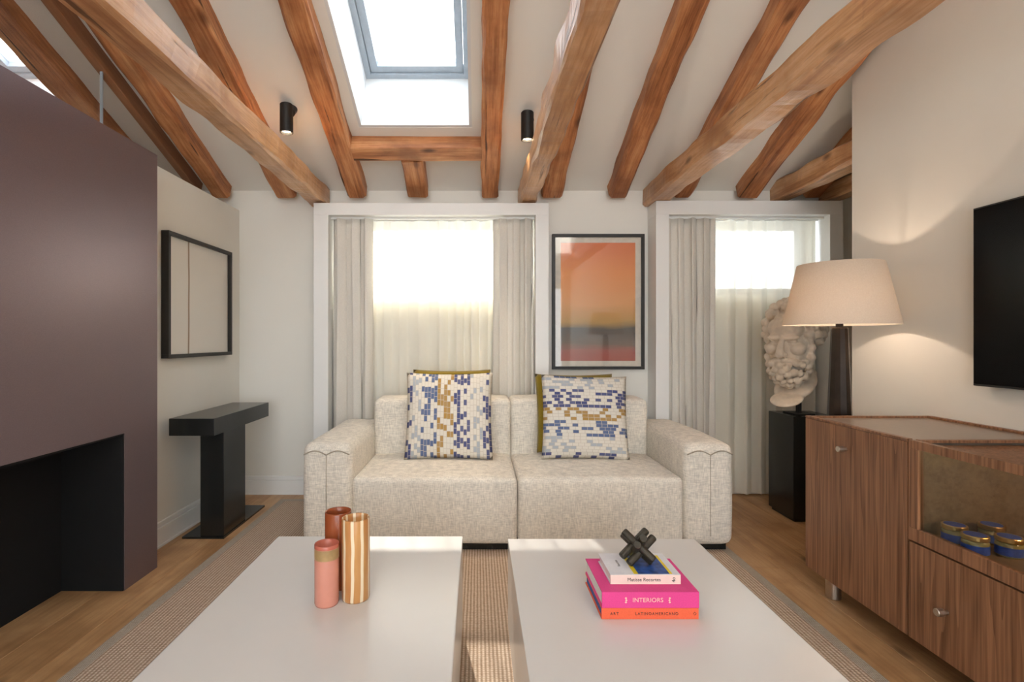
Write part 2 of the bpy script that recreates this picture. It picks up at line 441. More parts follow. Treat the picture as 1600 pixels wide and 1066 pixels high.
bmesh.ops.delete(bm, geom=[f for fs in seen.values() if len(fs) > 1 for f in fs], context='FACES_ONLY')
ce = struct(mesh_obj('ceiling', bm, 'ceil', org=(0, 0, 0)))
ridge = roof(0, UMAX, 0)
zr = ridge.z; yr = ridge.y
def roof_rear(X, u, wv): return Vector((X, yr - u*CT - wv*ST, zr - u*ST + wv*CT))
RH = [(-1.5, -0.45, 1.5, 3.0), (-0.2, 0.85, 1.5, 3.0), (1.0, 1.95, 1.5, 3.0), (-3.3, -2.4, 1.5, 3.0)]
UR = (yr-YR+.1)/CT
bm = bmesh.new()
slab(bm, sorted({XLL-.1, XRR+.1, *[h[0] for h in RH], *[h[1] for h in RH]}), [0, 1.5, 3.0, UR], RH, roof_rear)
struct(mesh_obj('ceiling_rear', bm, 'ceil', org=(0, 0, 0)))
for i, h in enumerate(RH):
    portal('portal_rear_sky%d' % i, roof_rear((h[0]+h[1])/2, (h[2]+h[3])/2, WT+.03), (TH, 0, 0), h[1]-h[0], h[3]-h[2])
# back wall with two window openings
W1 = (-0.97, 0.34, 1.47, 2.075); W2 = (1.40, 2.47, 1.47, 2.075)
struct(boxes('wall_back', [(XLL-.1, W1[0], YB, YO, 0, 2.30), (W1[1], W2[0], YB, YO, 0, 2.30), (W2[1], XRR+.1, YB, YO, 0, 2.30),
    (W1[0], W1[1], YB, YO, 0, W1[2]), (W1[0], W1[1], YB, YO, W1[3], 2.30), (W2[0], W2[1], YB, YO, 0, W2[2]), (W2[0], W2[1], YB, YO, W2[3], 2.30)], 'wall'))
struct(boxes('wall_left', [(-2.12, XL, 2.632, YB, 0, 2.096)], 'wall'))
struct(boxes('wall_left_near', [(-2.12, XL, YR, 0.40, 0, 4.3)], 'wall'))
struct(boxes('wall_far_left', [(XLL-.12, XLL, YR, YO, 0, 4.3)], 'wall'))
# right wall block, top follows the roof
def wall_prism(name, x0, x1, y0, y1):
    bm = bmesh.new()
    def zt(y): return (ZB+SL*(YB-y) if y > yr else zr+SL*(y-yr))+0.05
    ys = [y0, yr, y1] if y0 < yr < y1 else [y0, y1]
    A = [(y0, 0)]+[(y1, 0)]+[(y, zt(y)) for y in reversed(ys)]
    a = [bm.verts.new((x0, y, z)) for y, z in A]; b = [bm.verts.new((x1, y, z)) for y, z in A]
    bm.faces.new(a); bm.faces.new(b)
    for i in range(len(A)): bm.faces.new((a[i], a[(i+1) % len(A)], b[(i+1) % len(A)], b[i]))
    return struct(mesh_obj(name, bm, 'wall'))
wall_prism('wall_right', XR, XR+0.16, YR, 2.90)
wall_prism('wall_far_right', XRR-.06, XRR+.1, 2.0, YO)
struct(boxes('wall_nook', [(XR+.16, XRR, 2.0, 2.12, 0, 3.3)], 'wall'))
RW = (-1.7, 1.95, 0.10, 2.35)
struct(boxes('wall_rear', [(XLL-.1, RW[0], YR-.12, YR, 0, 2.9), (RW[1], XRR+.1, YR-.12, YR, 0, 2.9), (RW[0], RW[1], YR-.12, YR, 0, RW[2]), (RW[0], RW[1], YR-.12, YR, RW[3], 2.9)], 'wall'))
portal('portal_rear', ((RW[0]+RW[1])/2, YR-.13, (RW[2]+RW[3])/2), (math.pi/2, 0, 0), RW[1]-RW[0], RW[3]-RW[2])
for nme, W in (('portal_w1', W1), ('portal_w2', W2)):
    portal(nme, ((W[0]+W[1])/2, YO+.01, (W[2]+W[3])/2), (-math.pi/2, 0, 0), W[1]-W[0], W[3]-W[2])
for i, h in enumerate(HOLES):
    portal('portal_sky%d' % i, roof((h[0]+h[1])/2, (h[2]+h[3])/2, WT+.03), (-TH, 0, 0), h[1]-h[0], h[3]-h[2])

struct(boxes('wall_sun_block', [(0.78, 1.95, 8.0, 8.8, 0.0, 6.2), (0.72, 2.01, 7.94, 8.86, 6.2, 6.35)], 'wall'))   # unseen gable-shaped blocker, added to keep sun off the right wall
# baseboards: plinth plus moulded cap
def baseboard(name, fn):
    bm = bmesh.new(); fn(bm); struct(mesh_obj(name, bm, 'white'))
baseboard('baseboard_left', lambda bm: (bbox(bm, XL, XL+.018, 2.632, YB, 0, .105), bbox(bm, XL, XL+.012, 2.632, YB, .105, .135, .004), bbox(bm, XL, XL+.024, 2.632, YB, 0, .012)))
baseboard('baseboard_back', lambda bm: (bbox(bm, XL+.018, -1.156, YB-.018, YB, 0, .105), bbox(bm, XL+.012, -1.156, YB-.012, YB, .105, .135, .004), bbox(bm, XL+.02, -1.156, YB-.024, YB, 0, .012)))
baseboard('baseboard_right', lambda bm: (bbox(bm, XR-.018, XR, YR, 2.90, 0, .105), bbox(bm, XR-.012, XR, YR, 2.90, .105, .135, .004)))

# windows in the back wall
def window(name, W, mull):
    r = thing(name, None, None, ((W[0]+W[1])/2, YB+.1, W[2])); r['kind'] = 'structure'
    y0, y1 = YB+.07, YB+.12; t = 0.06
    for b in ((W[0], W[1], y0, y1, W[2], W[2]+.055), (W[0], W[1], y0, y1, W[3]-.11, W[3]), (W[0], W[0]+t, y0, y1, W[2]+.055, W[3]-.11), (W[1]-t, W[1], y0, y1, W[2]+.055, W[3]-.11)):
        boxo('window_frame', b, 'winframe', r, 0.004)
    for m in mull: boxo('mullion', (m-.025, m+.025, y0, y1, W[2]+.055, W[3]-.11), 'winframe', r, 0.003)
    ex = [W[0]+t]+[v for m in mull for v in (m-.025, m+.025)]+[W[1]-t]
    for a, b in zip(ex[::2], ex[1::2]): boxo('pane', (a, b, y0+.02, y0+.026, W[2]+.055, W[3]-.11), 'glass', r)
window('window_1', W1, [])
window('window_2', W2, [])
rw = thing('window_3', None, None, (0.1, YR-.06, RW[2])); rw['kind'] = 'structure'  # unseen rear window behind the camera, added for front fill daylight
for b in ((RW[0], RW[1], YR-.09, YR-.03, RW[2], RW[2]+.07), (RW[0], RW[1], YR-.09, YR-.03, RW[3]-.07, RW[3]), (RW[0], RW[0]+.07, YR-.09, YR-.03, RW[2]+.07, RW[3]-.07), (RW[1]-.07, RW[1], YR-.09, YR-.03, RW[2]+.07, RW[3]-.07), (0.06, 0.14, YR-.09, YR-.03, RW[2]+.07, RW[3]-.07)):
    boxo('window_frame', b, 'white', rw)
for a, b in ((RW[0]+.07, 0.06), (0.14, RW[1]-.07)): boxo('pane', (a, b, YR-.065, YR-.058, RW[2]+.07, RW[3]-.07), 'glass', rw)

# unseen rear roof glazing, added to bring in daylight from behind
for i, h in enumerate(RH):
    r = thing('window_%d' % (i+10), None, None, roof_rear((h[0]+h[1])/2, h[2], WT)); r['kind'] = 'structure'
    bm = bmesh.new()
    vs = [bm.verts.new(roof_rear(x, u, q)) for q in (WT-.03, WT-.022) for (x, u) in ((h[0], h[2]), (h[1], h[2]), (h[1], h[3]), (h[0], h[3]))]
    for f in ((0, 1, 2, 3), (4, 5, 6, 7), (0, 1, 5, 4), (1, 2, 6, 5), (2, 3, 7, 6), (3, 0, 4, 7)): bm.faces.new([vs[q] for q in f])
    mesh_obj('pane', bm, 'glass', r)
# skylights
def roofbox(bm, x0, x1, u0, u1, w0, w1):
    vs = [bm.verts.new(roof(x, u, q)) for q in (w0, w1) for (x, u) in ((x0, u0), (x1, u0), (x1, u1), (x0, u1))]
    for f in ((0, 1, 2, 3), (4, 5, 6, 7), (0, 1, 5, 4), (1, 2, 6, 5), (2, 3, 7, 6), (3, 0, 4, 7)): bm.faces.new([vs[q] for q in f])
for i, h in enumerate(HOLES):
    r = thing('window_%d' % (i+4), None, None, roof((h[0]+h[1])/2, h[2], WT)); r['kind'] = 'structure'
    x0, x1, u0, u1 = h
    # white lining boards of the shaft
    t = 0.018
    for b in ((x0, x0+t, u0+t, u1-t), (x1-t, x1, u0+t, u1-t), (x0, x1, u0, u0+t), (x0, x1, u1-t, u1)):
        bm = bmesh.new(); roofbox(bm, *b, 0.002, WT); mesh_obj('shaft_lining', bm, 'reveal', r)
    a, b2, c, d = x0+t, x1-t, u0+t, u1-t
    f = 0.035
    for b in ((a, a+f, c, d), (b2-f, b2, c, d), (a+f, b2-f, c, c+f), (a+f, b2-f, d-f, d)):
        bm = bmesh.new(); roofbox(bm, *b, WT-.075, WT+.02); mesh_obj('outer_frame', bm, 'skyframe', r)
    a += f+.004; b2 -= f+.004; c += f+.004; d -= f+.004; f = 0.045
    for b in ((a, a+f, c, d), (b2-f, b2, c, d), (a+f, b2-f, c, c+f), (a+f, b2-f, d-f, d)):
        bm = bmesh.new(); roofbox(bm, *b, WT-.06, WT+.01); mesh_obj('sash', bm, 'skyframe', r)
    bm = bmesh.new(); roofbox(bm, a+f, b2-f, c+f, d-f, WT-.03, WT-.022); mesh_obj('pane', bm, 'glass', r)

# white boxed surrounds
def surround(name, x0, x1, i0, i1, zt, zi):
    r = thing(name, None, None, ((x0+x1)/2, 3.79, 0)); r['kind'] = 'structure'
    boxo('jamb', (x0, i0, 3.70, YB, 0, zi), 'white', r, 0.002); boxo('jamb', (i1, x1, 3.70, YB, 0, zi), 'white', r, 0.002)
    boxo('head', (x0, x1, 3.70, YB, zi, zt), 'white', r, 0.002)
    boxo('curtain_track', (i0, i1, 3.765, 3.785, zi-.015, zi), 'white', r); boxo('curtain_track', (i0, i1, 3.83, 3.845, zi-.015, zi), 'white', r)
surround('trim_1', -1.156, 0.503, -1.052, 0.41, 2.105, 2.02)
surround('trim_2', 1.259, 2.579, 1.352, 2.486, 2.121, 2.024)

# ------------------------------------------------------------------ beams
def hewn(name, p0, p1, wd, ht, mat, label, seed, rough=0.006, up=None, wane=0.02, cat='beam', group=None):
    p0, p1 = Vector(p0), Vector(p1); L = (p1-p0).length; d = (p1-p0).normalized()
    up = Vector(up or (0, 0, 1)); side = d.cross(up).normalized(); up = side.cross(d).normalized()
    n = max(12, int(L/0.05)); bm = bmesh.new(); rings = []
    rnd = random.Random(seed)
    for i in range(n+1):
        s = i/n*L
        ring = []
        bow = 0.010*noise.noise(Vector((s*0.8, seed*3.1, 0)))
        for ci, (sx, sz) in enumerate(((-1, -1), (1, -1), (1, 1), (-1, 1))):
            ch = wane*(0.35+0.9*abs(noise.noise(Vector((s*1.6, seed*7.7+ci*5, 2)))))
            for q in ((0, 1) if ci % 2 == 0 else (1, 0)):
                y = sx*(wd/2-(ch if q == 1 else 0)); z = sz*(ht/2-(ch if q == 0 else 0))
                k = Vector((s*5, seed*11+ci*3, y*20+z*13))
                y += rough*noise.noise(k)+bow; z += rough*noise.noise(k+Vector((9, 4, 1)))
                ring.append(bm.verts.new((s, y, z)))
        rings.append(ring)
    m = len(rings[0])
    for a, b in zip(rings, rings[1:]):
        for i in range(m): bm.faces.new((a[i], a[(i+1) % m], b[(i+1) % m], b[i]))
    bm.faces.new(rings[0]); bm.faces.new(rings[-1])
    o = mesh_obj(name, bm, mat, org=(0, 0, 0))
    R = Matrix((d, side, up)).transposed().to_4x4()
    o.matrix_world = Matrix.Translation(p0) @ R
    tag(o, label, cat, group); return o

RAFT = [(-2.80, 2.2, 'far-left brown rafter beyond the glass, beside the hidden skylight'),
        (-2.33, 3.5, 'thick brown rafter seen through the glass above the dark fireplace'),
        (-1.854, 3.5, 'brown knotty rafter passing behind the long pale beam at left'),
        (-1.38, 3.5, 'reddish rafter between the left black spotlight and the knotty one'),
        (-0.868, 2.2, 'dark gnarled rafter along the left side of the central skylight'),
        (0.09, 3.5, 'upright cracked rafter along the right side of the central skylight'),
        (0.54, 2.2, 'dark reddish rafter half hidden behind the pale beam right of the skylight'),
        (1.016, 2.2, 'slim brown rafter standing alone above the orange picture'),
        (1.479, 3.5, 'brown rafter crossed by the long right-hand tie beam'),
        (1.958, 3.5, 'short brown rafter under the right tie beam, above the right window'),
        (2.42, 1.75, 'reddish rafter in the nook, cut off by the right wall')]
for i, (X, ul, lab) in enumerate(RAFT):
    wd = 0.135+0.012*math.sin(i*2.3)
    hewn('rafter', roof(X, 0.05, -0.035), roof(X+0.01*math.sin(i), ul, -0.035), wd, 0.135, 'rafter', lab, i+1, 0.013, up=(0, ST, CT), wane=0.03, group='sloping roof rafters')
hewn('rafter', roof(-0.43, 0.05, -0.035), roof(-0.43, 0.42, -0.035), 0.145, 0.13, 'rafter', 'stub rafter below the skylight, between header beam and left window', 31, 0.008, up=(0, ST, CT), group='sloping roof rafters')
hewn('header_beam', roof(-0.81, 0.485, -0.03), roof(0.03, 0.485, -0.03), 0.125, 0.13, 'rafter', 'short level reddish beam closing the bottom of the skylight', 41, 0.003, up=(0, ST, CT), wane=0.012)
TIES = [(-1.147, 0.128, 2.115, 2.25, 'long pale tie beam at upper left with a bright lit side'),
        (1.294, 0.150, 2.128, 2.26, 'long pale brown tie beam running to the upper right corner'),
        (0.362, 0.120, 2.125, 2.265, 'pale tie beam right of the central skylight'),
        (2.216, 0.125, 2.155, 2.295, 'short tie beam end over the right window beside the wall'),
        (2.58, 0.12, 2.15, 2.265, 'lowest beam stub in the nook behind the right wall edge')]
for i, (X, wd, z0, z1, lab) in enumerate(TIES):
    ye = -0.9 if i < 3 else 2.15
    hewn('tie_beam', (X, 3.875 if i != 0 else 3.85, (z0+z1)/2), (X, ye, (z0+z1)/2), wd, z1-z0, 'tie', lab, 60+i, 0.013, wane=0.022, group='level tie beams')

# ------------------------------------------------------------------ glass partition above the low wall
gp = thing('glass_partition', 'clear glass partition with brown wooden rails above the low left wall', 'partition', (-2.02, 2.0, 2.096))
bm = bmesh.new(); bbox(bm, -2.05, -1.99, 2.64, 3.86, 2.096, 2.19, .004); mesh_obj('bottom_rail', bm, 'thinwood', gp)
bm = bmesh.new(); bbox(bm, -2.05, -1.99, 0.4, 2.64, 2.066, 2.10, .004); mesh_obj('bottom_rail', bm, 'thinwood', gp)
hb = hewn('top_rail', roof(-2.02, 0.08, -0.045), roof(-2.02, 4.0, -0.045), 0.05, 0.09, 'thinwood', None, 77, 0.0, up=(0, ST, CT), wane=0.004, cat=None)
mw = hb.matrix_world.copy(); hb.parent = gp; hb.matrix_parent_inverse = Matrix.Translation(-ORG[gp.name])
for y0, y1, zb in ((2.822, 3.78, 2.19), (0.4, 2.818, 2.10)):
    bm = bmesh.new()
    A = [(y0, zb), (y1, zb), (y1, max(zb+.002, ZB+SL*(YB-y1)-.09)), (y0, ZB+SL*(YB-y0)-.09)]
    a = [bm.verts.new((-2.025, y, z)) for y, z in A]; b = [bm.verts.new((-2.015, y, z)) for y, z in A]
    bm.faces.new(a); bm.faces.new(b)
    for i in range(4): bm.faces.new((a[i], a[(i+1) % 4], b[(i+1) % 4], b[i]))
    mesh_obj('pane', bm, 'glass', gp)
boxo('joint_strip', (-2.027, -2.013, 2.8165, 2.8235, 2.10, 2.585), 'skyframe', gp)

# ------------------------------------------------------------------ fireplace
fp = thing('fireplace', 'tall aubergine metal fireplace block with a black open firebox', 'fireplace', (-1.85, 1.5, 0))
bm = bmesh.new()
bbox(bm, -2.12, -1.603, 0.40, 2.628, 0.715, 2.064); bbox(bm, -2.12, -1.603, 2.385, 2.628, 0.0, 0.715); bbox(bm, -2.12, -1.603, 0.40, 1.15, 0.0, 0.715)
mesh_obj('cladding', bm, 'purple', fp)
boxo('firebox_back', (-2.12, -1.885, 1.15, 2.385, 0.001, 0.715), 'soot', fp)
boxo('firebox_side', (-1.885, -1.606, 2.377, 2.3845, 0.001, 0.707), 'soot', fp)
boxo('firebox_side', (-1.885, -1.606, 1.1505, 1.158, 0.001, 0.707), 'soot', fp)
boxo('firebox_top', (-1.885, -1.606, 1.1505, 2.3845, 0.707, 0.7145), 'soot', fp)

# ------------------------------------------------------------------ rug
rg = thing('rug', 'large woven sisal rug with pale bound edge under sofa and tables', 'rug', (0, 2.0, 0))
bm = bmesh.new(); bbox(bm, -1.345, 1.315, 0.25, 3.665, 0.0005, 0.012); mesh_obj('weave', bm, 'rug', rg)
for b in ((-1.39, -1.345, 0.2, 3.71), (1.315, 1.36, 0.2, 3.71), (-1.345, 1.315, 3.665, 3.71), (-1.345, 1.315, 0.2, 0.25)):
    boxo('border', (*b, 0.0005, 0.0135), 'rugedge', rg, 0.003)

# ------------------------------------------------------------------ console and left picture
cn = thing('console_table', 'black lacquered T-shaped console table against the left wall', 'console', (-1.57, 3.27, 0))
boxo('top', (-1.70, -1.45, 2.89, 3.645, 0.61, 0.705), 'black', cn, 0.002)
boxo('pedestal', (-1.59, -1.455, 3.01, 3.29, 0.012, 0.61), 'black', cn, 0.002)
boxo('base_plate', (-1.69, -1.45, 3.0, 3.58, 0.0, 0.012), 'black', cn, 0.001)
pl = thing('wall_picture', 'black framed pale canvas with one vertical slash on the left wall', 'picture', (XL+.02, 3.294, 1.04))
y0, y1, z0, z1 = 2.916, 3.672, 1.035, 1.75; fw = .022
for b in ((y0, y1, z0, z0+fw), (y0, y1, z1-fw, z1), (y0, y0+fw, z0+fw, z1-fw), (y1-fw, y1, z0+fw, z1-fw)):
    boxo('frame_side', (XL+.002, XL+.045, *b), 'frame', pl, 0.001)
boxo('canvas', (XL+.004, XL+.022, y0+fw, y1-fw, z0+fw, z1-fw), 'canvas', pl)

# orange picture between the windows
pr = thing('sunset_picture', 'black framed orange sunset print with cream mount between the windows', 'picture', (0.887, YB-.02, .92))
x0, x1, z0, z1 = 0.549, 1.226, 0.922, 1.916; fw = .022
for b in ((x0, x1, z0, z0+fw), (x0, x1, z1-fw, z1)): boxo('frame_side', (b[0], b[1], YB-.035, YB-.001, b[2], b[3]), 'frame', pr, 0.001)
for b in ((x0, x0+fw), (x1-fw, x1)): boxo('frame_side', (b[0], b[1], YB-.035, YB-.001, z0+fw, z1-fw), 'frame', pr, 0.001)
boxo('mount', (x0+fw, x1-fw, YB-.016, YB-.002, z0+fw, z1-fw), 'mat', pr)
boxo('print', (x0+.064, x1-.064, YB-.018, YB-.0155, z0+.062, z1-.062), 'art', pr)
boxo('glazing', (x0+fw, x1-fw, YB-.026, YB-.023, z0+fw, z1-fw), 'glass', pr)

# ------------------------------------------------------------------ curtains
def curtain(name, x0, x1, yc, z0, z1, folds, amp, mat, label, seed, thick, cat, slant=0.0, group=None):
    bm = bmesh.new(); nx = int(folds*14); nz = 24
    rnd = random.Random(seed); ph = [rnd.uniform(-.5, .5) for _ in range(40)]
    V = []
    for j in range(nz+1):
        v = j/nz; z = z0+(z1-z0)*v; row = []
        for i in range(nx+1):
            u = i/nx
            t = u*folds*2*math.pi+0.9*math.sin(u*folds*1.3+seed)+0.25*math.sin(3*v+seed+u*5)
            a = amp*(0.75+0.35*math.sin(u*7+seed))*(0.80+0.30*(1-v))
            xx = x0+(x1-x0)*u+0.25*amp*math.sin(2*t+1.0)
            xx += slant*(1-v)*(1-abs(2*u-1))*0.5
            row.append(bm.verts.new((xx, yc+a*math.sin(t), z)))
        V.append(row)
    for j in range(nz):
        for i in range(nx): bm.faces.new((V[j][i], V[j][i+1], V[j+1][i+1], V[j+1][i]))
    if thick:
        bm.normal_update(); bmesh.ops.recalc_face_normals(bm, faces=bm.faces); bmesh.ops.solidify(bm, geom=bm.faces[:], thickness=thick)
    o = mesh_obj(name, bm, mat, smooth=True); tag(o, label, cat, group); return o
curtain('sheer_curtain', -1.03, 0.395, 3.838, 0.015, 2.006, 11, 0.026, 'sheer', 'white sheer curtain hanging behind the sofa in the left window', 3, 0, 'curtain', group='sheer curtains')
curtain('sheer_curtain', 1.37, 2.47, 3.838, 0.015, 2.010, 9, 0.026, 'sheer', 'white sheer curtain behind the bust in the right window', 5, 0, 'curtain', group='sheer curtains')
curtain('drape', -1.045, -0.745, 3.765, 0.02, 2.006, 3.4, 0.036, 'drape', 'beige drape at the left end of the left window', 1, 0.004, 'curtain', 0.02, group='heavy drapes')
curtain('drape', 0.105, 0.402, 3.765, 0.02, 2.006, 3.4, 0.036, 'drape', 'beige drape between left window and orange picture', 2, 0.004, 'curtain', -0.02, group='heavy drapes')
curtain('drape', 1.36, 1.70, 3.765, 0.02, 2.010, 3.4, 0.036, 'drape', 'beige drape right of the orange picture, left edge of right window', 4, 0.004, 'curtain', 0.03, group='heavy drapes')

# ------------------------------------------------------------------ sofa
sf = thing('sofa', 'cream woven two-seat sofa with broad arms below the left window', 'sofa', (0.2165, 3.2, 0.012))
def soft(name, b, bev, par, bulge=0.0, seed=0, mat='sofa', seg=5):
    bm = bmesh.new(); bbox(bm, *b)
    bmesh.ops.bevel(bm, geom=bm.edges[:], offset=bev, segments=seg, affect='EDGES', profile=0.55)
    c = Vector(((b[0]+b[1])/2, (b[2]+b[3])/2, (b[4]+b[5])/2)); h = Vector(((b[1]-b[0])/2, (b[3]-b[2])/2, (b[5]-b[4])/2))
    bmesh.ops.triangulate(bm, faces=[f for f in bm.faces if len(f.verts) > 4])
    bmesh.ops.subdivide_edges(bm, edges=[e for e in bm.edges if e.calc_length() > 0.15], cuts=5, use_grid_fill=True)
    for v in bm.verts:
        r = (v.co-c); q = Vector((r.x/h.x, r.y/h.y, r.z/h.z))
        if bulge and q.z > 0.5: v.co.z += bulge*(1-q.x**2)*(1-q.y**2)
        v.co += Vector((noise.noise(v.co*4+Vector((seed, 0, 0))), noise.noise(v.co*4+Vector((0, seed, 5))), noise.noise(v.co*4+Vector((3, 0, seed)))))*0.004
    return mesh_obj(name, bm, mat, par, smooth=True)
AX0, AX1 = -0.932, 1.365
for s, (a, b) in enumerate(((AX0, AX0+.265), (AX1-.265, AX1))):
    arm = soft('arm', (a, b, 2.775, 3.69, 0.045, 0.588), 0.055, sf, 0.012, s)
    # stitched fold on the arm front
    bm = bmesh.new(); pts = []
    for i in range(25):
        t = i/24; x = a+.012+(b-a-.024)*t
        z = 0.530+0.022*abs(math.sin(2*math.pi*t))-0.012*(1-abs(2*t-1))*0
        yy = 2.773+ (0.010*(abs(2*t-1)**6))
        pts.append((x, yy, z))
    tube(bm, pts, 0.0035, 6); mesh_obj('fold_seam', bm, 'seam', arm, smooth=True)
    bm = bmesh.new(); tube(bm, [((a+b)/2, 2.7745, 0.10), ((a+b)/2, 2.7735, 0.528)], 0.002, 6); mesh_obj('fold_seam', bm, 'seam', arm)
mid = 0.2165
for s, (a, b) in enumerate(((AX0+.262, mid), (mid, AX1-.262))):
    soft('seat', (a+.0005, b-.0005, 2.79, 3.42, 0.045, 0.405), 0.036, sf, 0.022, 10+s)
    soft('backrest', (a+.0005, b-.0005, 3.39, 3.685, 0.30, 0.755), 0.036, sf, 0.008, 20+s)
boxo('plinth', (AX0+.03, AX1-.03, 2.82, 3.66, 0.0135, 0.05), 'black', sf)

# ------------------------------------------------------------------ pillows
def pillow(name, w_, h_, t_, mat, label, loc, rot, seed, cat='cushion', group='sofa cushions'):
    bm = bmesh.new(); uvl = bm.loops.layers.uv.new('UVMap'); n = 22; sides = []
    for sgn in (1, -1):
        g = []
        for j in range(n+1):
            row = []
            for i in range(n+1):
                u, v = i/n*2-1, j/n*2-1
                k = max(0.0, (1-abs(u)**2.6))*max(0.0, (1-abs(v)**2.6))
                th = t_*k**0.55
                pin = 1-0.055*(1-abs(v)**2) if abs(u) > 0 else 1
                x = u*w_/2*(1-0.045*(1-v*v)*abs(u)**3); z = v*h_/2*(1-0.045*(1-u*u)*abs(v)**3)
                wob = 0.006*noise.noise(Vector((u*2.5+seed, v*2.5, seed)))
                row.append(bm.verts.new((x, sgn*-(th)+wob*(k > 0.02), z)))
            g.append(row)
        sides.append(g)
        for j in range(n):
            for i in range(n):
                f = bm.faces.new((g[j][i], g[j][i+1], g[j+1][i+1], g[j+1][i]))
                for lp, (a, b) in zip(f.loops, ((i, j), (i+1, j), (i+1, j+1), (i, j+1))): lp[uvl].uv = (a/n, b/n)
    bmesh.ops.remove_doubles(bm, verts=bm.verts, dist=1e-5)
    o = mesh_obj(name, bm, mat, org=(0, 0, 0), smooth=True)
    o.location = loc; o.rotation_euler = rot; tag(o, label, cat, group); return o
T = math.radians(-14)
pillow('cushion', 0.50, 0.50, 0.035, 'velvet', 'mustard velvet cushion almost hidden behind the left patterned cushion', (-0.165, 3.338, 0.705), (T, 0, 0), 4)
pillow('cushion', 0.50, 0.50, 0.035, 'velvet', 'mustard velvet cushion peeking out behind the right patterned cushion', (0.62, 3.335, 0.677), (T, 0, math.radians(0)), 6)
pillow('cushion', 0.535, 0.53, 0.075, 'pv', 'patterned cushion with upright columns of blue and mustard blocks', (-0.173, 3.205, 0.678), (T, 0, 0), 8)
pillow('cushion', 0.53, 0.515, 0.075, 'ph', 'patterned cushion with level rows of blue and mustard blocks', (0.655, 3.205, 0.668), (T, math.radians(1.5), 0), 9)

# ------------------------------------------------------------------ coffee tables
for (a, b, yf, lab) in ((-0.770, -0.057, 2.03, 'white block coffee table carrying the three ceramic vases'), (0.116, 0.829, 2.004, 'white block coffee table carrying the stacked books')):
    t = thing('coffee_table', lab, 'table', ((a+b)/2, yf-.6, 0.0135), 'pair of white coffee tables')
    boxo('body', (a, b, yf-1.25, yf, 0.05, 0.38), 'table', t, 0.003)
    boxo('plinth', (a+.05, b-.05, yf-1.2, yf-.05, 0.0135, 0.05), 'white', t)

# ------------------------------------------------------------------ vases
ZT = 0.38
def vase(name, x, y, r, h, mat, label, extra=None, inner='cream', wax=None):
    t = thing(name, label, 'vase', (x, y, ZT), 'ceramic vases')
    bm = bmesh.new(); lathe(bm, [(r*.93, 0), (r, .006), (r, h-.004), (r*.97, h), (r*.90, h-.003), (r*.88, h-.02), (r*.88, .012)], (x, y, ZT), 40, True, True)
    mesh_obj('body', bm, mat, t, smooth=True)
    return t
v1 = vase('vase', -0.358, 1.545, .0405, .238, 'stripe', 'tall cream and tan striped cylinder vase')
bm = bmesh.new(); lathe(bm, [(.0365, 0), (.0365, .004)], (-0.358, 1.545, ZT+.205), 32); mesh_obj('inner_glaze', bm, 'cream', v1)
v2 = vase('vase', -0.4345, 1.513, .034, .173, 'pinkgl', 'short pink vase with olive band and rose rim')
bm = bmesh.new(); lathe(bm, [(.0344, 0), (.0344, .030)], (-0.4345, 1.513, ZT+.133), 40, False, False); mesh_obj('band', bm, 'oliveband', v2, smooth=True)
bm = bmesh.new(); lathe(bm, [(.0343, -.006), (.0343, .003), (.0335, .0045), (.030, .002), (.0298, -.03)], (-0.4345, 1.513, ZT+.170), 40, False, True); mesh_obj('rim', bm, 'rosegl', v2, smooth=True)
v3 = vase('vase', -0.430, 1.622, .040, .232, 'rust', 'rust brown glazed vase standing behind the other two')

# ------------------------------------------------------------------ books and knot
def text(body, size, mat, parent, loc, rot, name='title', sx=1.0, ext=0.0004):
    cu = bpy.data.curves.new(name, 'FONT'); cu.body = body; cu.size = size; cu.align_x = 'CENTER'; cu.align_y = 'CENTER'; cu.extrude = ext
    cu.space_character = sx
    ob = bpy.data.objects.new(name, cu); COL.objects.link(ob)
    dg = bpy.context.evaluated_depsgraph_get(); me = bpy.data.meshes.new_from_object(ob.evaluated_get(dg))
    bpy.data.objects.remove(ob); bpy.data.curves.remove(cu)
    me.materials.clear(); me.materials.append(M[mat])
    o = bpy.data.objects.new(name, me); COL.objects.link(o); o.parent = parent
    o.location = Vector(loc)-ORG[parent.name]; o.rotation_euler = rot; return o
def book(label, x0, x1, y0, y1, z0, z1, cover, page, spine=None):
    t = thing('book', label, 'book', ((x0+x1)/2, (y0+y1)/2, z0), 'stacked books')
    c = 0.003
    boxo('cover', (x0, x1, y0, y1, z1-c, z1), cover, t, 0.0008); boxo('cover', (x0, x1, y0, y1, z0, z0+c), cover, t, 0.0008)
    boxo('spine', (x0, x1, y0-.001, y0+c, z0+.0005, z1-.0005), spine or cover, t, 0.0008)
    boxo('pages', (x0+.004, x1-.004, y0+c, y1-.004, z0+c, z1-c), page, t)
    return t
FR = (math.pi/2, 0, 0)
b1 = book('thick orange book at the bottom of the stack', 0.337, 0.601, 1.426, 1.640, ZT, ZT+.031, 'orangebook', 'blueedge')
text('ART', .0105, 'ink', b1, (0.372, 1.4247, ZT+.0155), FR, 'spine_lettering', 1.3)
text('LATINOAMERICANO', .0105, 'ink', b1, (0.487, 1.4247, ZT+.0155), FR, 'spine_lettering', 1.25)
text('◇', .010, 'ink', b1, (0.590, 1.4247, ZT+.0155), FR, 'spine_mark')
b2 = book('bright pink cloth book in the middle of the stack', 0.338, 0.602, 1.425, 1.643, ZT+.031, ZT+.075, 'pinkbook', 'paper')
text('INTERIORS', .0165, 'peachink', b2, (0.4625, 1.4237, ZT+.053), FR, 'spine_lettering', 1.05)
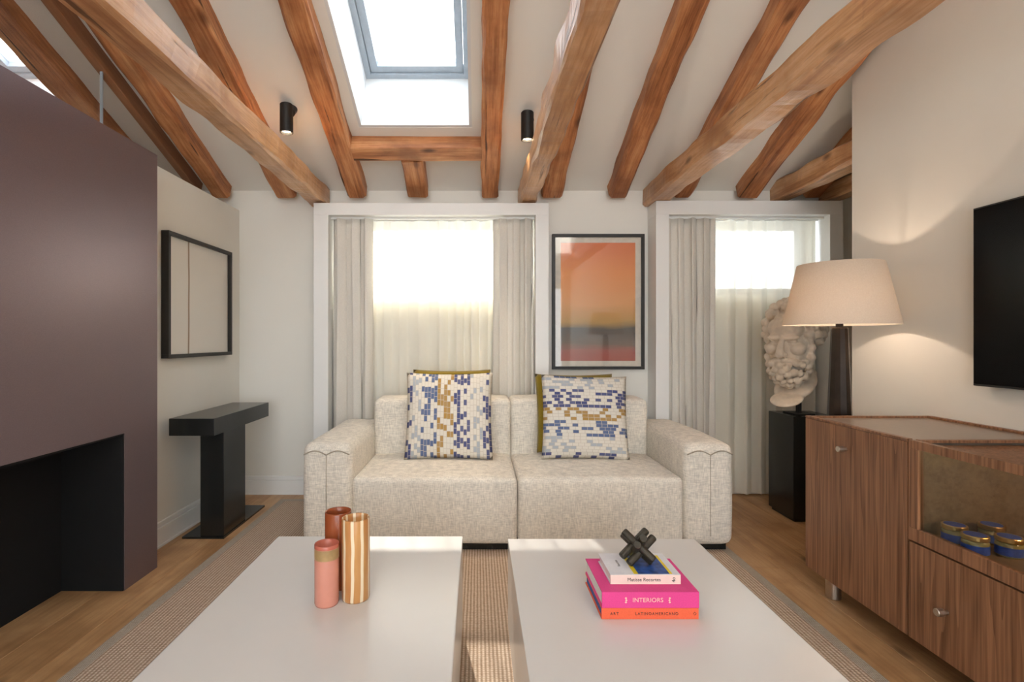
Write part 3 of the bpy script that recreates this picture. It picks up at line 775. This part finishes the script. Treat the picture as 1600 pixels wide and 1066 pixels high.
for sx in (-1, 1):
    bm = bmesh.new()
    for q in (-1, 0, 1):
        cx, cz = 0.4625+sx*(.0585+abs(q)*.001), ZT+.053+q*.0055
        vs = [bm.verts.new((cx+dx, 1.4236, cz+dz)) for dx, dz in ((-.0035, 0), (0, -.003), (.0035, 0), (0, .003))]; bm.faces.new(vs)
    mesh_obj('spine_ornament', bm, 'peachink', b2)
b3 = book('small pale paperback with blue cover picture on top of the stack', 0.372, 0.569, 1.469, 1.617, ZT+.075, ZT+.102, 'palecover', 'paper', 'palespine')
text('Matisse Recortes', .0135, 'ink', b3, (0.466, 1.4677, ZT+.0885), FR, 'spine_lettering')
text('4o', .014, 'ink', b3, (0.549, 1.4677, ZT+.0885), (math.pi/2, -math.pi/2, 0), 'spine_mark')
zc = ZT+.1022
boxo('cover_picture', (0.452, 0.540, 1.474, 1.600, zc-.0003, zc), 'blueprint', b3)
boxo('cover_stripe', (0.440, 0.452, 1.474, 1.600, zc-.0003, zc), 'yellow', b3); boxo('cover_stripe', (0.540, 0.548, 1.474, 1.600, zc-.0003, zc), 'yellow', b3)
text('Recortes', .012, 'ink', b3, (0.412, 1.545, zc), (0, 0, math.pi/2), 'cover_lettering', ext=0.0001)
bm = bmesh.new(); r = .0115; L = .056; o_ = 1.15*r
for d, off in ((Vector((1, 0, 0)), Vector((0, 1, 0))), (Vector((0, 1, 0)), Vector((0, 0, 1))), (Vector((0, 0, 1)), Vector((1, 0, 0)))):
    for s in (-1, 1):
        p = off*o_*s
        tube(bm, [p-d*L, p-d*(L-.003), p+d*(L-.003), p+d*L], [r*.85, r, r, r*.85], 14)
q = Vector((1, 1, 1)).rotation_difference(Vector((0, 0, 1))).to_matrix().to_4x4()
bmesh.ops.transform(bm, matrix=Matrix.Rotation(math.radians(38), 4, 'Z') @ q, verts=bm.verts)
mz = min(v.co.z for v in bm.verts)
for v in bm.verts: v.co += Vector((0.472, 1.545, zc+.0003-mz))
kn = mesh_obj('knot_sculpture', bm, 'knot', smooth=False); tag(kn, 'dark bronze knot of crossed rods resting on the top book', 'sculpture')

# ------------------------------------------------------------------ black pedestal and bust
pd = thing('pedestal', 'square black pedestal under the plaster bust', 'pedestal', (2.11, 3.41, 0))
boxo('body', (1.97, 2.25, 3.27, 3.553, 0.02, 0.66), 'black', pd, 0.003); boxo('plinth', (1.985, 2.235, 3.285, 3.538, 0.0, 0.02), 'black', pd)
bust = thing('bust', 'pale plaster head of a bearded curly-haired man on a black rod', 'sculpture', (2.09, 3.41, 0.66))
boxo('rod', (2.075, 2.099, 3.398, 3.422, 0.66, 0.80), 'blackmetal', bust)
boxo('rod_base', (2.02, 2.15, 3.34, 3.47, 0.66, 0.668), 'blackmetal', bust)
def ell(bm, c, r, rot=None, sub=3):
    g = bmesh.ops.create_icosphere(bm, subdivisions=sub, radius=1.0)
    m = Matrix.Translation(Vector(c)) @ (rot.to_4x4() if rot else Matrix.Identity(4)) @ Matrix.Diagonal((*r, 1)) if not isinstance(r, float) else Matrix.Translation(Vector(c)) @ Matrix.Diagonal((r, r, r, 1))
    bmesh.ops.transform(bm, matrix=m, verts=g['verts'])
bm = bmesh.new(); E = lambda c, r, ry=0, rz=0, sub=3: ell(bm, c, r, Matrix.Rotation(rz, 3, 'Z') @ Matrix.Rotation(ry, 3, 'Y') if not isinstance(r, float) else None, sub)
rnd = random.Random(11)
E((-.05, 0, .09), (.172, .142, .162)); E((.05, 0, -.03), (.125, .118, .19)); E((.10, 0, .10), (.085, .105, .085))
E((.160, .045, .052), (.028, .05, .020), 0, .25); E((.160, -.045, .052), (.028, .05, .020), 0, -.25); E((.172, 0, .05), .02)
for i in range(7):
    t = i/6; E((.180+.052*t, 0, .045-.09*t), .015+.012*t, sub=2)
for s in (-1, 1):
    E((.205, s*.022, -.05), .017, sub=2); E((.125, s*.072, -.025), (.055, .045, .042)); E((.143, s*.050, .018), .024, sub=2)
    E((.150, s*.050, .028), (.022, .030, .008), .2, s*.3, 2); E((.149, s*.050, .006), (.020, .028, .007), -.2, s*.3, 2)
    for k in range(6):
        t = k/5; E((.195-.05*t, s*(.012+.075*t), -.088-.035*t*t), (.024, .026, .018), .2, 0, 2)
E((.190, 0, -.118), (.022, .030, .011), 0, 0, 2); E((.08, 0, -.14), (.088, .086, .095)); E((.115, 0, -.165), (.058, .06, .065))
def curls(n, fn, keep, dmin, r0, r1):
    pts = []
    for k in range(n*40):
        p, nr = fn()
        if not keep(p) or any((p-q).length < dmin for q in pts): continue
        pts.append(p); r = rnd.uniform(r0, r1)
        E(p, r, sub=2)
        tg = nr.cross(Vector((rnd.uniform(-1, 1), rnd.uniform(-1, 1), -1.2))).normalized(); dn = nr.cross(tg)
        for q in range(1, 5):      # a little tapering swirl behind each curl
            a = q*0.9; E(p+(tg*math.cos(a)+dn*math.sin(a))*r*0.85-nr*r*0.25*q*0.5, r*(0.72-0.1*q), sub=1)
        if len(pts) >= n: break
def beard():
    a = rnd.uniform(-1.9, 1.9); b = rnd.uniform(-1.35, 0.35)
    nr = Vector((math.cos(a)*math.cos(b), math.sin(a)*math.cos(b), math.sin(b)))
    return Vector((.085+.122*nr.x, .112*nr.y, -.150+.118*nr.z)), nr
curls(60, beard, lambda p: not (p.z > -.112 and abs(p.y) < .07), .037, .019, .026)
def hair():
    a = rnd.uniform(0, 2*math.pi); b = rnd.uniform(-.6, 1.55)
    nr = Vector((math.cos(a)*math.cos(b), math.sin(a)*math.cos(b), math.sin(b)))
    return Vector((-.05+.192*nr.x, .165*nr.y, .09+.185*nr.z)), nr
curls(130, hair, lambda p: not (p.x > .075 and p.z < .165) and not (p.x > .02 and p.z < .02), .046, .022, .032)
for s_ in (-1, 1):
    for k in range(9):
        t = k/8; E((.075-.02*math.sin(t*3), s_*(.118+.006*(k % 2)), .13-.25*t), .022+.006*(k % 2), sub=2)
E((-.04, 0, -.17), (.10, .095, .13)); E((-.02, 0, -.285), (.19, .12, .040), .40); E((.15, 0, -.345), (.10, .095, .020), .30); E((-.15, 0, -.235), (.06, .09, .045), .5)
tmp = bpy.data.meshes.new('tmp'); bm.to_mesh(tmp); bm.free(); to = bpy.data.objects.new('tmp', tmp); COL.objects.link(to)
md = to.modifiers.new('r', 'REMESH'); md.mode = 'VOXEL'; md.voxel_size = 0.0045; md.use_smooth_shade = True
ms = to.modifiers.new('s', 'SMOOTH'); ms.factor = 0.5; ms.iterations = 0
dg = bpy.context.evaluated_depsgraph_get(); hm = bpy.data.meshes.new_from_object(to.evaluated_get(dg)); bpy.data.objects.remove(to)
hm.materials.clear(); hm.materials.append(M['plaster'])
for p in hm.polygons: p.use_smooth = True
hd = bpy.data.objects.new('head', hm); COL.objects.link(hd); hd.parent = bust
fwd = math.atan2(-0.66, -0.75)
hd.location = Vector((2.045, 3.41, 1.125))-ORG[bust.name]
hd.rotation_euler = (Matrix.Rotation(fwd, 3, 'Z') @ Matrix.Rotation(math.radians(8), 3, 'Y')).to_euler()

# ------------------------------------------------------------------ table lamp on its stand behind the cabinet
def table_lamp(LX, LY, lab, lab2, x0, y0):
    st = thing('lamp_stand', lab2, 'plinth', (x0+.14, y0+.14, 0), 'lamp plinths')
    boxo('body', (x0, x0+.28, y0, y0+.28, 0.0, 0.705), 'black', st, 0.003)
    lp = thing('table_lamp', lab, 'lamp', (LX, LY, .705), 'twin table lamps')
    bm = bmesh.new(); lathe(bm, [(.060, 0), (.060, .02), (.053, .03), (.036, .488), (.033, .495), (.016, .497), (.016, .52)], (LX, LY, .705), 12); mesh_obj('column', bm, 'lampbody', lp)
    bm = bmesh.new(); lathe(bm, [(.006, .50), (.006, .80), (.014, .80), (.014, .815), (.004, .82)], (LX, LY, .705), 10); mesh_obj('harp_finial', bm, 'blackmetal', lp)
    bm = bmesh.new(); lathe(bm, [(.243, 0), (.180, .295), (.1775, .295), (.2405, 0)], (LX, LY, 1.212), 64, False, False)
    mesh_obj('lamp_shade', bm, 'shade', lp, smooth=True)
    bm = bmesh.new(); tube(bm, [(LX-.179, LY, 1.500), (LX+.179, LY, 1.500)], .003, 6); tube(bm, [(LX, LY-.179, 1.500), (LX, LY+.179, 1.500)], .003, 6); mesh_obj('shade_spider', bm, 'blackmetal', lp)
    bm = bmesh.new(); ell(bm, (LX, LY, 1.355), (.03, .03, .042)); mesh_obj('bulb', bm, 'glass', lp, smooth=True)
    pl_ = bpy.data.lights.new('lamp_light', 'POINT'); pl_.energy = 3.2; pl_.color = (1.0, 0.78, 0.60); pl_.shadow_soft_size = 0.014
    plo = bpy.data.objects.new('lamp_light', pl_); COL.objects.link(plo); plo.parent = lp; plo.location = Vector((LX, LY, 1.36))-ORG[lp.name]
table_lamp(1.763, 2.555, 'table lamp with wide linen shade and dark column beside the bust', 'dark plinth behind the sideboard end, under the lamp by the bust', 1.70, 2.42)
table_lamp(1.763, 0.485, 'matching table lamp seen only as a reflection in the orange picture', 'dark plinth under the lamp that only shows as a reflection', 1.70, 0.33)

# ------------------------------------------------------------------ sideboard
sb = thing('sideboard', 'walnut-brown sideboard with door, glass-fronted bay and drawer at right', 'sideboard', (1.78, 1.7, 0))
X0, X1, YE, YM, YN, ZB0, ZTP = 1.50, 2.062, 2.40, 1.83, 1.21, 0.108, 0.793
YF = 0.64
boxo('side_panel', (X0+.021, X1, YE-.02, YE, ZB0, ZTP), 'cabinet', sb, .001)
boxo('side_panel', (X0+.021, X1, YM-.03, YM-.008, ZB0, ZTP-.03), 'cabin', sb)
boxo('side_panel', (X0+.021, X1, YN, YN+.02, ZB0, ZTP-.03), 'cabin', sb)
boxo('side_panel', (X0+.021, X1, YF, YF+.02, ZB0, ZTP), 'cabinet', sb, .001)
boxo('back_panel', (X1-.015, X1, YF+.02, YN, ZB0, ZTP-.03), 'cabinet', sb)
boxo('bottom_panel', (X0+.021, X1-.015, YF+.02, YN, ZB0, ZB0+.02), 'cabinet', sb)
boxo('top_panel', (X0+.021, X1-.002, YF+.018, YN+.008, ZTP-.024, ZTP-.008), 'cabtop', sb)
d2 = boxo('door', (X0, X0+.02, YF, YN-.003, ZB0, ZTP-.009), 'cabinet', sb, .0015)
boxo('back_panel', (X1-.015, X1, YN+.02, YM-.03, ZB0, ZTP-.03), 'cabin', sb)
boxo('back_panel', (X1-.015, X1, YM-.008, YE-.02, ZB0, ZTP-.03), 'cabinet', sb)
boxo('bottom_panel', (X0+.021, X1-.015, YN+.02, YM-.03, ZB0, ZB0+.02), 'cabinet', sb)
boxo('bottom_panel', (X0+.021, X1-.015, YM-.008, YE-.02, ZB0, ZB0+.02), 'cabinet', sb)
boxo('shelf', (X0+.021, X1-.015, YN+.02, YM-.03, .452, .470), 'cabin', sb)
boxo('top_panel', (X0+.021, X1-.002, YM-.008, YE-.018, ZTP-.024, ZTP-.008), 'cabtop', sb)
boxo('top_panel', (X0+.021, X1-.002, YN+.0301, YM-.03, ZTP-.030, ZTP-.016), 'cabinet', sb)
for b in ((X0, X0+.02, YM+.003, YE), (X1-.022, X1, YF+.02, YE-.02), (X0+.021, X1-.022, YM-.030, YM-.008), (X0, X0+.02, YF, YN-.003), (X0+.021, X1-.022, YN+.008, YN+.030)):
    boxo('top_rim', (*b, ZTP-.008, ZTP+.0015), 'cabinet', sb, .001)
dr = boxo('door', (X0, X0+.02, YM+.003, YE, ZB0, ZTP-.009), 'cabinet', sb, .0015)
def knob(par, y, z):
    bm = bmesh.new(); tube(bm, [(X0+.001, y, z), (X0-.014, y, z)], .007, 14); tube(bm, [(X0-.012, y, z), (X0-.014, y, z), (X0-.034, y, z), (X0-.036, y, z)], [.011, .0125, .0125, .011], 18)
    o = mesh_obj('knob', bm, 'nickel', par, smooth=False); o['label'] = 'brushed metal knob'
knob(dr, 2.135, .695); knob(d2, .905, .695)
gd = thing('glass_door', None, None, (X0+.01, 1.5, .45)); gd.parent = sb; gd.location = Vector((X0+.01, 1.5, .45))-ORG[sb.name]
Y0g, Y1g = YN, YM-.003
for b in ((Y0g, Y1g, .447, .492), (Y0g, Y1g, .764, ZTP), (Y0g, Y0g+.04, .492, .764), (Y1g-.04, Y1g, .492, .764)):
    boxo('rail', (X0, X0+.02, *b), 'cabinet', gd, .001)
boxo('glass', (X0+.008, X0+.012, Y0g+.04, Y1g-.04, .492, .764), 'cabglass', gd)
dw = boxo('drawer', (X0, X0+.02, YN, YM-.003, ZB0, .441), 'cabinet', sb, .0015)
knob(dw, 1.676, .269); knob(dw, 1.364, .269)
for (x, y) in ((1.573, 2.32), (1.99, 2.32), (1.573, .72), (1.99, .72)):
    bm = bmesh.new(); lathe(bm, [(.028, 0), (.03, .004), (.03, ZB0)], (x, y, 0), 28); mesh_obj('leg', bm, 'nickel', sb)
cl = bpy.data.lights.new('cabinet_light', 'POINT'); cl.energy = 1.1; cl.color = (1.0, .72, .42); cl.shadow_soft_size = .02
clo = bpy.data.objects.new('cabinet_light', cl); COL.objects.link(clo); clo.parent = sb; clo.location = Vector((1.80, 1.42, .73))-ORG[sb.name]
# jars behind the glass
JL = ('leftmost small gold-lidded blue jar behind the sideboard glass', 'gold-lidded blue jar second from left, closest to the sideboard glass',
      'gold-lidded jar at the back, behind the three other jars', 'rightmost small gold-lidded blue jar behind the sideboard glass')
for (x, y), lab in zip(((1.577, 1.735), (1.56, 1.645), (1.70, 1.735), (1.650, 1.628)), JL):
    j = thing('jar', lab, 'jar', (x, y, .470), 'jars in the sideboard')
    bm = bmesh.new(); lathe(bm, [(.031, 0), (.034, .004), (.034, .040), (.029, .046)], (x, y, .470), 28); mesh_obj('glass_body', bm, 'honey', j, smooth=True)
    bm = bmesh.new(); lathe(bm, [(.0345, 0), (.0345, .026)], (x, y, .476), 28, False, False); mesh_obj('label_band', bm, 'bluelabel', j, smooth=True)
    l = bmesh.new(); lathe(l, [(.034, 0), (.0345, .002), (.0345, .012), (.033, .014)], (x, y, .516), 28); lo = mesh_obj('lid', l, 'gold', j)
    bm = bmesh.new(); lathe(bm, [(.028, 0), (.028, .0006)], (x, y, .530), 24); mesh_obj('lid_sticker', bm, 'bluelabel', lo)

# ------------------------------------------------------------------ television
tv = thing('television', 'flat black television mounted on the right wall', 'television', (XR-.03, 1.52, .95))
boxo('screen', (XR-.048, XR-.040, .91, 2.138, .962, 1.668), 'tv', tv)
boxo('bezel', (XR-.046, XR-.02, .905, 2.143, .953, 1.675), 'blackmetal', tv, .002)
boxo('wall_mount', (XR-.02, XR-.001, 1.3, 1.75, 1.15, 1.45), 'blackmetal', tv)

# ------------------------------------------------------------------ ceiling spotlights
for (X, Yc, lab) in ((-1.128, 3.10, 'black cylinder spotlight left of the skylight'), (0.300, 3.155, 'black cylinder spotlight right of the skylight beside the pale beam')):
    zc_ = ZB+SL*(YB-Yc)
    t = thing('spotlight', lab, 'spotlight', (X, Yc, zc_-.20), 'ceiling spotlights')
    bm = bmesh.new(); lathe(bm, [(.036, 0), (.038, .002), (.038, .165), (.034, .17), (.0, .17)], (X, Yc, zc_-.20), 28, False, False); lathe(bm, [(.036, 0), (.031, .0), (.028, .025)], (X, Yc, zc_-.20), 28, False, True)
    mesh_obj('barrel', bm, 'blackmetal', t, smooth=False)
    bm = bmesh.new(); tube(bm, [(X+.012, Yc+.02, zc_-.07), (X+.012, Yc+.065, zc_-.03)], .03, 20); mesh_obj('ceiling_rose', bm, 'blackmetal', t)
    bm = bmesh.new(); lathe(bm, [(.026, 0), (.026, .003)], (X, Yc, zc_-.188), 24); mesh_obj('bulb', bm, 'spotglow', t)
    sp = bpy.data.lights.new('spot_beam', 'SPOT'); sp.energy = 14; sp.color = (1, .78, .52); sp.spot_size = math.radians(75); sp.spot_blend = .6; sp.shadow_soft_size = .02
    so = bpy.data.objects.new('spot_beam', sp); COL.objects.link(so); so.parent = t; so.location = (0, 0, -.004)
